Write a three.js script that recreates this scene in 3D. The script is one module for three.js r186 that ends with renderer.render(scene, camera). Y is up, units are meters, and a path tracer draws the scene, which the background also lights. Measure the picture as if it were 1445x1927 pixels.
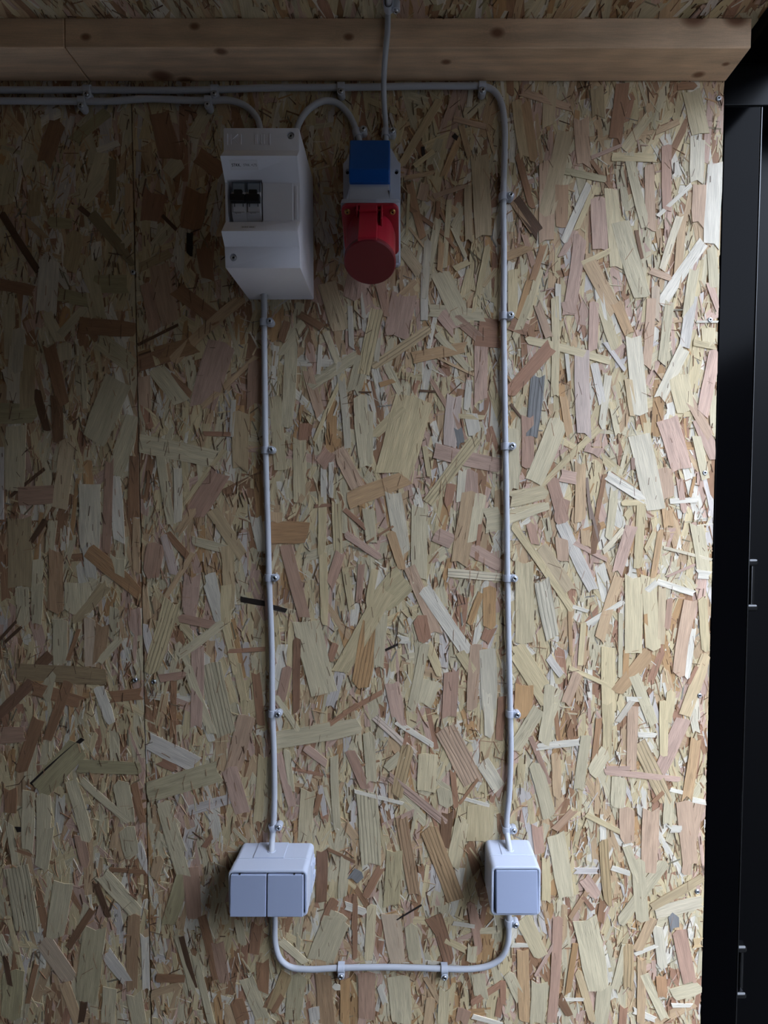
import * as THREE from 'three';
import { RoundedBoxGeometry } from 'three/addons/geometries/RoundedBoxGeometry.js';
import { mergeGeometries, toCreasedNormals } from 'three/addons/utils/BufferGeometryUtils.js';
import { Brush, Evaluator, SUBTRACTION } from 'three-bvh-csg';
import { createNoise2D } from 'simplex-noise';

// ---------------------------------------------------------------- camera, sky, exposure
const EYE = 1.55, DIST = 0.82, FOCAL = 1100, VX = 757, VY = 950, PITCH = Math.atan(0.0478);
const scene = new THREE.Scene();
const camera = new THREE.PerspectiveCamera(2 * Math.atan(963.5 / FOCAL) * 180 / Math.PI, 1445 / 1927, 0.02, 60);
camera.position.set(0, EYE, DIST);
camera.rotation.set(-PITCH, 0, 0);
const PY = VY + FOCAL * Math.tan(PITCH);
camera.setViewOffset(1445, 1927, 722.5 - VX, 963.5 - PY, 1445, 1927);
scene.background = new THREE.Color().setRGB(0.81, 0.92, 1.14);      // evenly overcast daylight, seen through the doorway
const renderer = new THREE.WebGLRenderer({ antialias: true });
renderer.toneMapping = THREE.LinearToneMapping;
renderer.toneMappingExposure = 9.4;
renderer.shadowMap.enabled = true;

// ---------------------------------------------------------------- helpers
let seed = 20240611;
const rnd = () => { seed = (seed + 0x6D2B79F5) | 0; let t = Math.imul(seed ^ (seed >>> 15), 1 | seed); t = (t + Math.imul(t ^ (t >>> 7), 61 | t)) ^ t; return ((t ^ (t >>> 14)) >>> 0) / 4294967296; };
const rr = (a, b) => a + (b - a) * rnd();
const noise = createNoise2D(rnd);
// a point of the room from where it is seen in the picture and how far it stands off the wall
function at(px, py, z = 0) {
  const u = (px - VX) / FOCAL, v = -(py - PY) / FOCAL, s = Math.sin(PITCH), c = Math.cos(PITCH);
  const dy = v * c - s, dz = -v * s - c, t = (DIST - z) / -dz;
  return new THREE.Vector3(u * t, EYE + dy * t, z);
}
const used = {};
function numbered(name) { const n = used[name] = (used[name] ?? -1) + 1; return n ? name + '_' + String(n).padStart(3, '0') : name; }
function tag(o, label, category, group) { o.userData.label = label; o.userData.category = category; if (group) o.userData.group = group; return o; }
function struct(o) { o.userData.kind = 'structure'; return o; }
function thing(name, pos, label, category, group) {
  const g = new THREE.Group(); g.name = numbered(name); g.position.copy(pos); scene.add(g);
  return tag(g, label, category, group);
}
function part(name, geo, mat, parent, pos) {
  const m = new THREE.Mesh(geo, mat); m.name = parent === scene ? numbered(name) : name;
  m.castShadow = m.receiveShadow = true; if (pos) m.position.set(pos[0], pos[1], pos[2]); parent.add(m); return m;
}
const rbox = (w, h, d, r = 0.001, x = 0, y = 0, z = 0, seg = 2) => { const g = new RoundedBoxGeometry(w, h, d, seg, Math.min(r, w / 2.01, h / 2.01, d / 2.01)); g.translate(x, y, z); return g; };
const cyl = (r, h, x = 0, y = 0, z = 0, n = 24, r2 = r) => { const g = new THREE.CylinderGeometry(r2, r, h, n); g.rotateX(Math.PI / 2); g.translate(x, y, z + h / 2); return g; };   // stands on z, axis out of the wall
function extrudeYZ(pts, x0, x1, bevel = 0.001) {          // a side profile [z, y] swept from x0 to x1
  const s = new THREE.Shape(pts.map(([z, y]) => new THREE.Vector2(z, y)));
  const g = new THREE.ExtrudeGeometry(s, { depth: x1 - x0 - 2 * bevel, bevelEnabled: bevel > 0, bevelThickness: bevel, bevelSize: bevel, bevelOffset: -bevel, bevelSegments: 2 });
  g.rotateY(-Math.PI / 2); g.translate(x1 - bevel, 0, 0); return g;
}
function rrect(w, h, r, P = THREE.Shape) {
  const s = new P(), a = w / 2, b = h / 2;
  s.moveTo(-a + r, -b); s.lineTo(a - r, -b); s.absarc(a - r, -b + r, r, -Math.PI / 2, 0); s.lineTo(a, b - r); s.absarc(a - r, b - r, r, 0, Math.PI / 2);
  s.lineTo(-a + r, b); s.absarc(-a + r, b - r, r, Math.PI / 2, Math.PI); s.lineTo(-a, -b + r); s.absarc(-a + r, -b + r, r, Math.PI, 1.5 * Math.PI); return s;
}
const slab = (shape, d, bevel = 0.001, z = 0) => { const g = new THREE.ExtrudeGeometry(shape, { depth: d - 2 * bevel, bevelEnabled: bevel > 0, bevelThickness: bevel, bevelSize: bevel, bevelOffset: -bevel, bevelSegments: 3, curveSegments: 8 }); g.translate(0, 0, z + bevel); return g; };
const evaluator = new Evaluator(); evaluator.attributes = ['position', 'normal'];
function cut(geo, ...cutters) {
  let b = new Brush(geo);
  for (const c of cutters) { b.updateMatrixWorld(); const d = new Brush(c); d.updateMatrixWorld(); b = evaluator.evaluate(b, d, SUBTRACTION); }
  const g = b.geometry; g.clearGroups?.(); return toCreasedNormals(g.index ? g.toNonIndexed() : g, 0.6);
}
const join = (...gs) => mergeGeometries(gs.map((g) => { const h = g.index ? g.toNonIndexed() : g; for (const k of Object.keys(h.attributes)) if (!['position', 'normal', 'uv'].includes(k)) h.deleteAttribute(k); return h; }));

// ---------------------------------------------------------------- materials
const std = (color, roughness, more = {}) => new THREE.MeshStandardMaterial({ color, roughness, ...more });
function grainTexture(w, h, stripes) {                     // wood fibres along v, in grey
  const d = new Uint8Array(w * h * 4), n2 = noise, TAU = Math.PI * 2;
  for (let y = 0; y < h; y++) for (let x = 0; x < w; x++) {
    const v = y / h, blend = (f) => { const a = f(y / h), b = f(y / h - 1); return a * (1 - v) + b * v; };
    const fine = blend((t) => n2(x * 0.35, t * 14)), mid = blend((t) => n2(x * 0.09 + 40, t * 5 + 9)), broad = blend((t) => n2(x * 0.02 + 80, t * 4));
    let g = 0.9 + 0.055 * fine + 0.05 * mid + 0.05 * broad;
    if (stripes) { const s = Math.sin(x / w * TAU * 18 + 1.4 * broad); g -= 0.17 * Math.max(0, s) ** 2; }
    const crack = blend((t) => n2(x * 0.5 + 7, t * 9 + 30)); if (crack > 0.72) g -= (crack - 0.72) * 1.9;
    const k = (y * w + x) * 4, q = Math.max(0, Math.min(255, g * 255)); d[k] = q; d[k + 1] = q; d[k + 2] = q; d[k + 3] = 255;
  }
  const t = new THREE.DataTexture(d, w, h); t.wrapS = t.wrapT = THREE.RepeatWrapping; t.magFilter = THREE.LinearFilter; t.minFilter = THREE.LinearMipmapLinearFilter; t.generateMipmaps = true; t.colorSpace = THREE.SRGBColorSpace; t.needsUpdate = true; return t;
}
const grain = grainTexture(512, 512, false), stripe = grainTexture(512, 512, true);
const flakeMat = new THREE.MeshStandardMaterial({ vertexColors: true, roughness: 0.72, map: grain, bumpMap: grain, bumpScale: 0.0006 });
const stripeMat = new THREE.MeshStandardMaterial({ vertexColors: true, roughness: 0.72, map: stripe, bumpMap: stripe, bumpScale: 0.0006 });
const coreMat = std('#a17c55', 0.85, { map: grain });
const whitePlastic = std('#bfc6d6', 0.42), lidPlastic = std('#a4aec6', 0.36), clipPlastic = std('#bcc1cc', 0.5), sheath = std('#b8bbc2', 0.5), boxPlastic = std('#eeeff8', 0.4);
const greyPlate = std('#8f99a5', 0.5), dark = std('#0c0c0e', 0.5), hole = std('#191817', 0.9);
const blackGloss = new THREE.MeshPhysicalMaterial({ color: '#020203', roughness: 0.12, specularIntensity: 0.06 });
const blackPaint = new THREE.MeshPhysicalMaterial({ color: '#020203', roughness: 0.35, specularIntensity: 0.15 });
const blackEdge = new THREE.MeshPhysicalMaterial({ color: '#040405', roughness: 0.16, specularIntensity: 1 });
const steel = std('#c6cad0', 0.34, { metalness: 1 }), brass = std('#b9925a', 0.35, { metalness: 1 });
const bluePlastic = std('#0a58ad', 0.4), redPlastic = std('#a3172c', 0.38), redLid = std('#70111d', 0.5);

// ---------------------------------------------------------------- oriented strand board
const HUE = { p: '#d9caa6', w: '#e9dfca', c: '#ddc89b', t: '#d0b088', k: '#d2b09a', r: '#b3876a', o: '#c79d6c', b: '#a87f5d', d: '#6b4e37', v: '#281c14', g: '#8a8884', l: '#dbd0c4', q: '#bbad84' };
for (const k in HUE) HUE[k] = new THREE.Color(HUE[k]);
function hue(code) { const c = new THREE.Color(0, 0, 0), f = code; for (const ch of f) c.add(HUE[ch]); return c.multiplyScalar(1 / f.length); }
class Flakes {                                             // thin wood flakes with ragged ends, each its own little slab lying on the board
  constructor() { this.p = []; this.c = []; this.t = []; }
  add(cx, cy, z, ang, L, W, th, col, lo = -9, hi = 9, rag = 1, bend = 0) {
    const ca = Math.cos(ang), sa = Math.sin(ang), out = [], mid = L > 0.03 ? 2 : 0, a = L / 2, b = W / 2, j = Math.min(0.006, W * 0.45) * rag;
    const taper = rr(0.82, 1), skew = rr(-0.5, 0.5) * j;
    out.push([-b, -a + rr(-j, j) * 0.6]);
    if (W > 0.008) out.push([rr(-0.4, 0.4) * b, -a + rr(-j, j)]);
    out.push([b, -a + rr(-j, j) * 0.6]);
    for (let i = 1; i <= mid; i++) out.push([b * rr(0.92, 1.05), -a + L * i / (mid + 1)]);
    out.push([b * taper, a + rr(-j, j) * 0.7 + skew]);
    if (W > 0.008) out.push([rr(-0.4, 0.4) * b, a + rr(-j, j)]);
    out.push([-b * taper, a + rr(-j, j) * 0.7 - skew]);
    for (let i = mid; i >= 1; i--) out.push([-b * rr(0.92, 1.05), -a + L * i / (mid + 1)]);
    const tx = rr(-0.022, 0.022) * Math.min(1, 0.012 / W), ty = rr(-0.004, 0.004), uo = rnd() * 5, vo = rnd() * 5, n = out.length;
    const pt = out.map(([x, y]) => { const xb = x + bend * (y * y - a * a / 3); return { X: Math.max(lo, Math.min(hi, cx + xb * ca + y * sa)), Y: cy - xb * sa + y * ca, Z: z + tx * x + ty * y, u: uo + x / 0.09, v: vo + y / 0.3 }; });
    const k = rr(0.88, 1.08), C = [col.r * k, col.g * k, col.b * k];
    const push = (q, Z) => { this.p.push(q.X, q.Y, Z ?? q.Z); this.t.push(q.u, q.v); this.c.push(...C); };
    for (let i = 0, lo2 = n - 1, hi2 = 0; i < n - 2; i++) {  // zig-zag strip, good for a long convex-ish outline
      const nx = hi2 + 1, pv = lo2 - 1;
      if (i % 2 === 0) { push(pt[lo2]); push(pt[hi2]); push(pt[nx]); hi2 = nx; } else { push(pt[lo2]); push(pt[hi2]); push(pt[pv]); lo2 = pv; }
    }
    for (let i = 0; i < n; i++) { const q = pt[i], r = pt[(i + 1) % n]; push(q); push(q, q.Z - th); push(r); push(r); push(q, q.Z - th); push(r, r.Z - th); }
    return this;
  }
  geometry() {
    const g = new THREE.BufferGeometry();
    g.setAttribute('position', new THREE.Float32BufferAttribute(this.p, 3)); g.setAttribute('color', new THREE.Float32BufferAttribute(this.c, 3)); g.setAttribute('uv', new THREE.Float32BufferAttribute(this.t, 2));
    g.computeVertexNormals(); return g;
  }
}
const TONES = 'pwctkrobdvglq';
const tone = (a, b) => hue(TONES[a] + TONES[b]);
const FILL = 'pppppcccccttttkkkwwwrobblpc';
function pick() { return hue(FILL[Math.floor(rnd() * FILL.length)]); }
function tilt() { return rnd() < 0.8 ? rr(-0.36, 0.36) : rr(-1.57, 1.57); }
function filler(lo, hi, y0, y1, perM2, sliversPerM2) {      // the small flakes and splinters that nobody could count
  const f = new Flakes(), A = (hi - lo) * (y1 - y0);
  for (let i = 0; i < A * perM2; i++) { const L = rr(0.028, 0.1), W = rr(0.004, 0.017); f.add(rr(lo, hi), rr(y0, y1), rr(0.0001, 0.0015), tilt(), L, W, 0.0012, pick(), lo, hi); }
  for (let i = 0; i < A * sliversPerM2; i++) { const L = rr(0.006, 0.026), W = rr(0.0006, 0.0024), c = pick(); if (rnd() < 0.14) c.multiplyScalar(0.4); f.add(rr(lo, hi), rr(y0, y1), rr(0.0006, 0.0018), tilt() * 1.6, L, W, 0.0014, c, lo, hi, 0.6); }
  for (let i = 0; i < A * 4000; i++) { const c = hue(rnd() < 0.5 ? 'd' : 'b'); f.add(rr(lo, hi), rr(y0, y1), rr(0.0015, 0.0028), tilt(), rr(0.005, 0.02), rr(0.0003, 0.0008), 0.0012, c, lo, hi, 0.5); }
  return f.geometry();
}
// flakes that can be told apart in the photograph: ends of the centre line (millimetres from the eye point), width, two tones to mix, striped or not
const STRANDS = [
  [-484,336,-491,262,28.5,1,1,0],[-490,265,-473,226,14.9,0,0,0],[-442,247,-367,241,22.3,7,7,0],[-423,395,-368,331,14.9,8,12,0],
  [-442,407,-423,391,7.4,8,8,0],[-548,398,-500,320,9.9,8,8,0],[-554,303,-503,293,16.1,7,5,0],[-311,296,-256,255,21,7,7,0],
  [-281,477,-245,452,22.3,7,7,0],[-361,325,-315,346,11.1,3,12,0],[-365,221,-309,248,4,8,8,0],[-364,195,-293,217,19.8,7,5,0],
  [-365,202,-298,224,9.9,8,8,0],[-318,200,-221,286,14.9,3,3,0],[-335,329,-319,248,27.2,3,4,0],[-352,303,-341,243,17.3,4,7,0],
  [-431,336,-419,257,22.3,12,0,0],[-420,303,-379,303,24.8,12,12,0],[-472,289,-433,281,17.3,12,12,0],[-473,233,-440,269,12.4,0,0,0],
  [-422,229,-371,192,24.8,0,12,0],[-529,241,-534,185,17.3,0,1,0],[-467,224,-467,197,19.8,0,0,0],[-382,355,-355,386,9.9,0,0,0],
  [-406,475,-419,440,22.3,0,0,0],[-414,447,-441,414,24.8,0,0,0],[-263,536,-285,501,17.3,0,0,0],[-371,438,-372,388,14.9,3,3,0],
  [-394,470,-396,409,9.9,8,12,0],[-337,428,-345,388,29.7,5,5,0],[-328,395,-309,376,5,8,8,0],[-291,372,-292,341,8.9,9,9,0],
  [-444,305,-437,291,14.9,11,11,0],[-420,360,-419,339,14.9,1,1,0],[-402,531,-447,494,14.9,12,12,0],[-481,386,-454,384,14.9,12,12,0],
  [-534,459,-545,409,27.2,12,0,0],[-330,533,-317,470,27.2,5,7,0],[-279,431,-290,376,32.2,7,7,0],[-273,353,-267,310,19.8,7,7,0],
  [-468,517,-488,463,22.3,7,7,0],[-305,466,-318,452,22.3,0,0,0],[-501,428,-505,391,17.3,3,12,0],[-447,372,-456,324,22.3,3,12,0],
  [-392,175,-430,89,38.7,0,0,0],[-373,119,-403,38,25.8,0,0,0],[-403,43,-397,-50,18.1,1,1,0],[-408,63,-416,-68,12.9,4,7,0],[-437,27,-439,-65,31,1,0,0],
  [-442,-60,-437,-104,15.5,1,1,0],[-466,89,-479,-3,21.9,3,0,0],[-371,71,-376,-16,18.1,7,7,0],[-372,-16,-375,-94,10.3,3,3,0],
  [-535,12,-486,15,25.8,7,4,0],[-548,12,-498,51,4.6,8,8,0],[-536,-16,-539,-117,33.5,12,3,0],[-559,127,-511,127,28.4,12,12,0],
  [-532,220,-540,142,20.6,1,0,0],[-516,220,-521,137,20.6,12,3,0],[-537,109,-542,22,28.4,0,0,0],[-559,79,-562,-21,7.7,11,11,0],
  [-507,157,-494,104,11.6,8,8,0],[-480,150,-479,84,15.5,7,8,0],[-488,220,-470,137,18.1,7,7,0],[-442,205,-440,135,7.7,0,0,0],
  [-439,-65,-368,-125,21.9,6,7,0],[-358,178,-357,137,18.1,3,4,0],[-364,200,-289,220,23.2,7,6,0],[-345,220,-338,193,7.7,2,2,0],
  [-341,188,-306,142,23.2,0,0,0],[-323,180,-293,152,10.3,7,7,0],[-366,86,-259,63,25.8,0,0,0],[-340,89,-325,-24,12.9,0,0,0],
  [-313,53,-314,-24,11.6,1,0,0],[-251,220,-278,137,38.7,4,4,0],[-248,76,-306,2,6.4,2,2,0],[-254,45,-293,-16,28.4,4,5,0],[-293,-8,-317,-42,11.6,3,3,0],
  [-276,99,-238,98,6.4,5,5,0],[-234,145,-238,94,6.4,1,1,0],[-278,135,-201,205,7.7,3,3,0],[-224,127,-226,48,23.2,2,3,0],[-265,-8,-222,-76,18.1,3,2,0],
  [-206,-14,-196,-65,15.5,1,1,0],[-346,-58,-354,-99,25.8,4,7,0],[-333,-42,-321,-99,12.9,4,11,0],[-330,-39,-297,-78,10.3,7,7,0],
  [-294,-50,-245,-63,12.9,0,0,0],[-295,-97,-301,-149,23.2,4,4,0],[-271,-97,-259,-149,15.5,1,1,0],[-245,-60,-244,-149,18.1,2,3,0],
  [-294,-68,-334,-130,7.7,3,3,0],[-486,-63,-488,-149,20.6,3,7,0],[-458,-107,-459,-149,36.1,0,0,0],[-420,-112,-444,-144,12.9,3,12,0],
  [-512,-76,-517,-149,15.5,0,0,0],[-500,-21,-521,-52,7.7,8,8,0],[-490,-24,-496,-68,12.9,0,0,0],[-203,195,-206,137,20.6,4,7,0],
  [-400,-73,-401,-97,20.6,0,0,0],[-525,-260,-455,-281,19.3,7,7,0],[-551,-236,-420,-244,24.5,7,12,0],[-495,-209,-522,-236,15.5,7,8,0],
  [-528,-254,-573,-297,15.5,8,5,0],[-475,-254,-506,-334,14.2,7,7,0],[-517,-302,-546,-382,18.1,7,7,0],[-574,-329,-535,-326,23.2,4,7,0],
  [-462,-345,-524,-412,33.5,12,12,0],[-456,-333,-533,-400,5.7,9,9,0],[-465,-372,-376,-377,19.3,12,12,0],[-431,-260,-416,-307,15.5,1,1,0],
  [-416,-273,-368,-268,16.8,7,7,0],[-366,-170,-354,-212,12.9,11,11,0],[-324,-136,-357,-238,24.5,2,2,1],[-314,-159,-267,-170,12.9,4,5,0],
  [-257,-170,-318,-215,12.9,0,0,0],[-249,-170,-235,-238,11.6,2,2,0],[-234,-228,-225,-281,11.6,2,2,0],[-289,-199,-293,-315,18.1,4,4,0],
  [-273,-225,-251,-329,31,0,0,1],[-305,-230,-272,-326,12.9,0,0,0],[-344,-246,-308,-241,11.6,5,4,0],[-222,-302,-242,-377,25.8,4,3,0],
  [-247,-377,-229,-442,23.2,4,4,0],[-347,-364,-323,-377,15.5,5,5,0],[-362,-337,-292,-372,25.8,1,11,0],[-366,-412,-260,-380,31,0,12,0],
  [-343,-428,-320,-496,18.1,0,0,0],[-403,-399,-394,-458,23.2,0,0,0],[-474,-393,-452,-482,18.1,0,0,0],[-461,-393,-393,-455,10.3,0,0,0],
  [-384,-399,-372,-458,10.3,7,7,0],[-514,-417,-516,-496,20.6,0,0,0],[-535,-409,-540,-496,18.1,0,0,0],[-561,-404,-562,-442,18.1,7,7,0],
  [-555,-466,-545,-466,7.7,9,9,0],[-513,-112,-517,-167,15.5,0,0,0],[-487,-112,-491,-151,20.6,3,7,0],[-414,-112,-462,-165,14.2,3,12,0],
  [-562,-194,-538,-172,4.6,8,8,0],[-570,-191,-546,-165,4.1,8,8,0],[-457,-175,-474,-220,5.7,7,7,0],[-423,-167,-430,-225,18.1,3,7,0],
  [-442,-162,-443,-228,15.5,0,4,0],[-398,-188,-430,-223,10.3,0,0,0],[-379,-146,-377,-180,18.1,4,4,0],[-295,-112,-301,-157,20.6,4,4,0],
  [-274,-112,-259,-162,12.9,1,1,0],[-248,-112,-249,-165,15.5,2,2,0],[-195,-204,-247,-207,6.4,5,5,0],[-228,-133,-194,-139,7.7,9,9,0],
  [-208,-238,-201,-313,11.6,5,7,0],[-199,-358,-208,-458,12.9,2,2,0],[-286,-493,-275,-477,7.7,5,5,0],[-483,-165,-485,-225,20.6,0,0,0],
  [-536,-118,-535,-165,18.1,0,0,0],[-498,-238,-507,-275,15.5,0,0,0],[-557,-520,-544,-616,36.1,0,0,1],[-489,-547,-504,-627,28.4,0,0,0],
  [-445,-610,-461,-721,33.5,12,0,0],[-433,-646,-401,-693,18.1,1,11,0],[-432,-533,-386,-588,23.2,0,0,0],[-424,-525,-369,-529,6.4,7,7,0],
  [-382,-487,-366,-528,12.9,1,11,0],[-343,-430,-316,-533,20.6,0,0,0],[-389,-594,-394,-707,18.1,3,7,0],[-373,-624,-372,-707,12.9,1,1,0],
  [-325,-627,-305,-707,10.3,0,0,0],[-321,-624,-302,-702,7.7,8,8,0],[-290,-594,-270,-688,12.9,7,7,0],[-305,-520,-301,-599,23.2,4,7,0],
  [-316,-536,-338,-605,20.6,12,12,0],[-350,-509,-358,-536,15.5,3,3,0],[-520,-632,-484,-688,25.8,0,4,0],[-565,-679,-572,-749,31,12,12,0],
  [-493,-693,-473,-758,15.5,3,3,0],[-391,-710,-384,-758,23.2,0,0,0],[-383,-718,-324,-699,10.3,3,3,0],[-358,-688,-318,-689,12.9,7,7,0],
  [-302,-652,-279,-755,10.3,0,0,0],[-269,-632,-259,-693,18.1,4,7,0],[-227,-688,-204,-749,20.6,0,0,0],[-241,-724,-231,-758,20.6,7,7,0],
  [-210,-605,-216,-652,15.5,5,7,0],[-203,-660,-203,-707,18.1,7,7,0],[-443,-544,-426,-594,9,8,8,0],[-447,-583,-486,-643,10.3,7,8,0],
  [-532,-666,-547,-727,7.7,7,7,0],[-464,-724,-470,-758,10.3,8,8,0],[-577,-654,-571,-699,7.7,8,8,0],[-237,-599,-232,-638,12.9,0,0,0],
  [-426,-702,-430,-758,20.6,0,0,0],[-510,-460,-520,-522,20.6,0,0,0],[-396,-465,-389,-506,23.2,0,0,0],[-465,-473,-456,-517,15.5,4,7,0],
  [-104,306,-86,245,25.5,0,3,0],[-54,203,-68,155,20.9,0,0,0],[-34,272,-54,182,18.6,2,2,1],[3,290,-8,232,34.8,4,4,0],[31,328,30,254,10.4,1,1,0],
  [102,239,134,236,39.5,5,5,0],[35,268,111,261,16.3,0,0,0],[53,315,86,248,25.5,0,0,0],[13,203,90,218,16.3,6,3,0],[35,241,-40,191,12.8,2,3,1],
  [109,241,109,144,18.6,4,4,0],[-152,239,-160,107,17.4,0,0,0],[-138,250,-168,207,11.6,0,0,0],[-128,166,-61,207,16.3,0,0,0],[-106,239,-88,194,9.3,0,0,0],
  [-86,194,-75,80,10.4,0,1,0],[-81,182,-123,89,5.8,2,2,0],[-1,134,-40,96,13.9,2,2,0],[17,148,-13,43,52.2,2,2,0],[-75,6,6,38,23.2,6,3,0],
  [45,75,137,54,20.9,4,4,0],[72,150,66,84,20.9,4,11,0],[77,107,82,82,11.6,10,10,0],[40,173,89,91,5.8,4,7,0],[100,89,34,1,16.3,2,2,1],
  [-143,93,-144,1,18.6,0,2,0],[-176,150,-170,50,17.4,0,2,0],[-59,148,-52,50,18.6,0,0,0],[-45,130,-45,59,9.3,0,0,0],[-113,221,-116,180,5.8,1,1,0],
  [-110,50,-110,6,8.1,1,1,0],[-99,59,-100,10,7,1,1,0],[-100,75,-117,52,20.9,5,4,0],[-89,77,-61,22,20.9,4,3,0],[-133,114,-137,93,18.6,5,5,0],
  [-61,156,-43,156,2.3,8,8,0],[24,158,45,157,3.3,8,8,0],[-31,166,-8,173,7,6,6,0],[96,45,98,1,18.6,4,4,0],[84,47,80,1,11.6,1,0,0],
  [68,27,64,1,13.9,5,5,0],[-33,232,-36,196,8.1,0,1,0],[-31,306,-19,261,13.9,4,7,0],[-60,328,-70,284,25.5,4,4,0],[19,308,-6,286,7,3,3,0],
  [115,328,101,277,11.6,0,2,0],[101,286,95,243,5.8,2,2,0],[95,125,100,102,18.6,1,1,0],[79,123,114,121,7,2,2,0],[93,171,89,132,9.3,1,1,0],
  [49,234,95,184,9.3,0,0,0],[40,207,100,179,3.3,3,3,0],[31,82,38,38,7,2,2,0],[-159,252,-168,223,10.4,7,7,0],[-143,263,-111,245,10.4,7,7,0],
  [-129,31,-145,1,8.1,3,3,0],[-72,272,-70,216,7,1,1,0],[56,261,74,239,18.6,4,4,0],[-20,189,-1,153,11.6,0,0,0],[-132,189,-114,125,13.9,4,3,0],
  [74,257,106,230,13.9,4,7,0],[-185,-39,-134,-39,31.3,6,7,0],[-164,-56,-139,-156,17.4,4,7,0],[-111,14,-113,-67,11.6,2,2,0],
  [-111,-67,-110,-168,11.6,2,2,0],[-92,5,-90,-67,13.9,2,2,1],[-13,19,1,-67,22.1,1,0,0],[24,-2,24,-107,23.2,0,0,0],[-43,-168,-60,-256,27.9,6,6,1],
  [-22,-121,-88,-237,25.5,2,2,0],[6,-100,-34,-140,39.5,2,12,0],[-149,-190,-151,-294,10.4,8,5,0],[-136,-164,-111,-268,38.3,0,0,0],
  [10,-86,48,-180,16.3,4,3,0],[31,-119,90,-206,19.7,1,1,0],[-15,-42,-1,-88,12.8,3,6,0],[25,-161,32,-190,20.9,5,5,0],[96,16,80,-84,25.5,3,3,0],
  [110,16,99,-51,16.3,0,0,0],[64,-95,139,-102,11.6,2,1,1],[113,-23,138,-18,34.8,0,0,0],[110,-18,104,-79,5.8,5,5,0],[48,-42,73,-53,20.9,4,4,0],
  [99,-63,143,-88,18.6,4,4,0],[-78,-42,-31,-74,10.4,4,4,0],[-13,-30,-50,-53,3.3,7,7,0],[-124,-2,-99,0,5.1,5,5,0],[-87,-67,-102,-114,13.9,4,5,0],
  [-57,-81,-62,-138,9.3,4,5,0],[-29,-156,-34,-232,16.3,0,0,0],[43,-247,29,-287,25.5,0,0,0],[121,-204,124,-292,23.2,0,1,0],[104,-197,98,-292,16.3,3,4,0],
  [125,-173,116,-194,16.3,5,5,0],[123,-119,123,-173,18.6,6,6,0],[111,-124,95,-168,9.3,6,6,0],[65,-239,62,-302,11.6,5,4,0],[76,-232,72,-302,10.4,5,4,0],
  [36,-197,53,-239,12.8,2,2,0],[32,-199,13,-292,13.9,0,0,0],[83,-211,100,-237,13.9,2,2,0],[-163,-230,-173,-278,13.9,4,5,0],[-80,-7,-52,-32,7,5,5,0],
  [-184,-144,-164,-149,7,9,9,0],[-25,-206,-6,-197,3.5,9,9,0],[-95,-197,-102,-218,10.4,5,5,0],[-15,-251,-6,-302,20.9,4,4,0],[-84,-297,-29,-266,7,5,7,0],
  [-6,-190,8,-192,11.6,1,1,0],[-80,-93,-71,-149,9.3,2,2,0],[-48,-5,-43,-51,16.3,0,0,0],[-39,-93,-48,-140,10.4,2,2,0],[-178,-9,-178,-23,20.9,3,3,0],
  [-181,-336,-63,-315,25.5,0,0,0],[60,-317,101,-397,30.2,4,3,1],[115,-368,141,-409,20.9,0,1,0],[113,-431,111,-482,39.5,2,2,0],
  [-20,-387,61,-455,11.6,4,4,1],[-1,-450,18,-563,17.4,3,7,1],[-51,-411,-44,-521,30.2,0,0,1],[-135,-406,-141,-484,20.9,0,2,0],
  [-98,-358,-94,-467,11.6,0,0,0],[39,-467,78,-573,25.5,3,6,1],[65,-438,61,-494,16.3,8,7,0],[87,-450,73,-519,20.9,2,0,0],
  [-115,-494,-117,-573,16.3,8,5,0],[-75,-351,-53,-404,13.9,5,4,0],[-39,-303,20,-356,9.3,4,1,1],[-11,-307,44,-343,8.1,1,1,0],[8,-346,-8,-414,18.6,6,2,1],
  [8,-319,-1,-360,5.1,5,5,0],[-68,-410,1,-428,5.1,1,1,0],[84,-419,125,-431,5.1,1,1,0],[-58,-372,-32,-365,3.3,7,7,0],[-178,-351,-158,-433,11.6,4,4,0],
  [-30,-521,-54,-566,11.6,7,5,0],[-109,-494,-68,-514,4.6,8,7,0],[-11,-499,-16,-580,23.2,2,12,0],[-85,-578,-56,-588,11.6,1,1,0],
  [-68,-561,-71,-615,5.8,5,7,0],[99,-578,112,-615,11.6,5,4,0],[28,-578,-8,-600,2.3,9,9,0],[42,-598,54,-616,18.6,5,7,0],[-82,-509,-87,-568,13.9,0,0,0],
  [-92,-593,-102,-615,27.9,0,0,0],[-63,-531,-73,-543,18.6,10,10,0],[-97,-568,-112,-603,13.9,5,7,0],[-1,-356,-23,-377,13.9,0,0,0],
  [-118,-414,-125,-443,8.1,7,7,0],[-11,-264,-1,-312,13.9,4,4,0],[37,-356,34,-409,27.9,0,2,0],[-63,-283,-103,-312,7,7,5,0],[72,-380,77,-433,8.1,7,5,0],
  [108,-392,82,-428,4.6,7,7,0],[-138,-346,-108,-370,11.6,4,4,0],[-180,-271,-148,-322,8.1,0,0,0],[121,-264,124,-327,13.9,1,0,0],
  [142,-271,138,-336,11.6,5,5,0],[-48,-327,-44,-399,16.3,0,0,0],[-165,-351,-158,-409,9.3,0,0,0],[60,-409,63,-431,20.9,0,0,0],
  [-95,-599,-119,-661,39.5,0,0,0],[-18,-591,-6,-664,25.5,0,4,0],[49,-594,69,-664,18.6,5,7,1],[99,-577,112,-649,11.6,5,4,0],[-68,-577,-69,-659,7,5,7,0],
  [-52,-679,-52,-751,25.5,7,4,0],[-6,-684,-1,-757,32.5,0,0,0],[-115,-684,-110,-757,23.2,3,7,0],[-180,-711,-195,-736,20.9,7,7,0],
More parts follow.
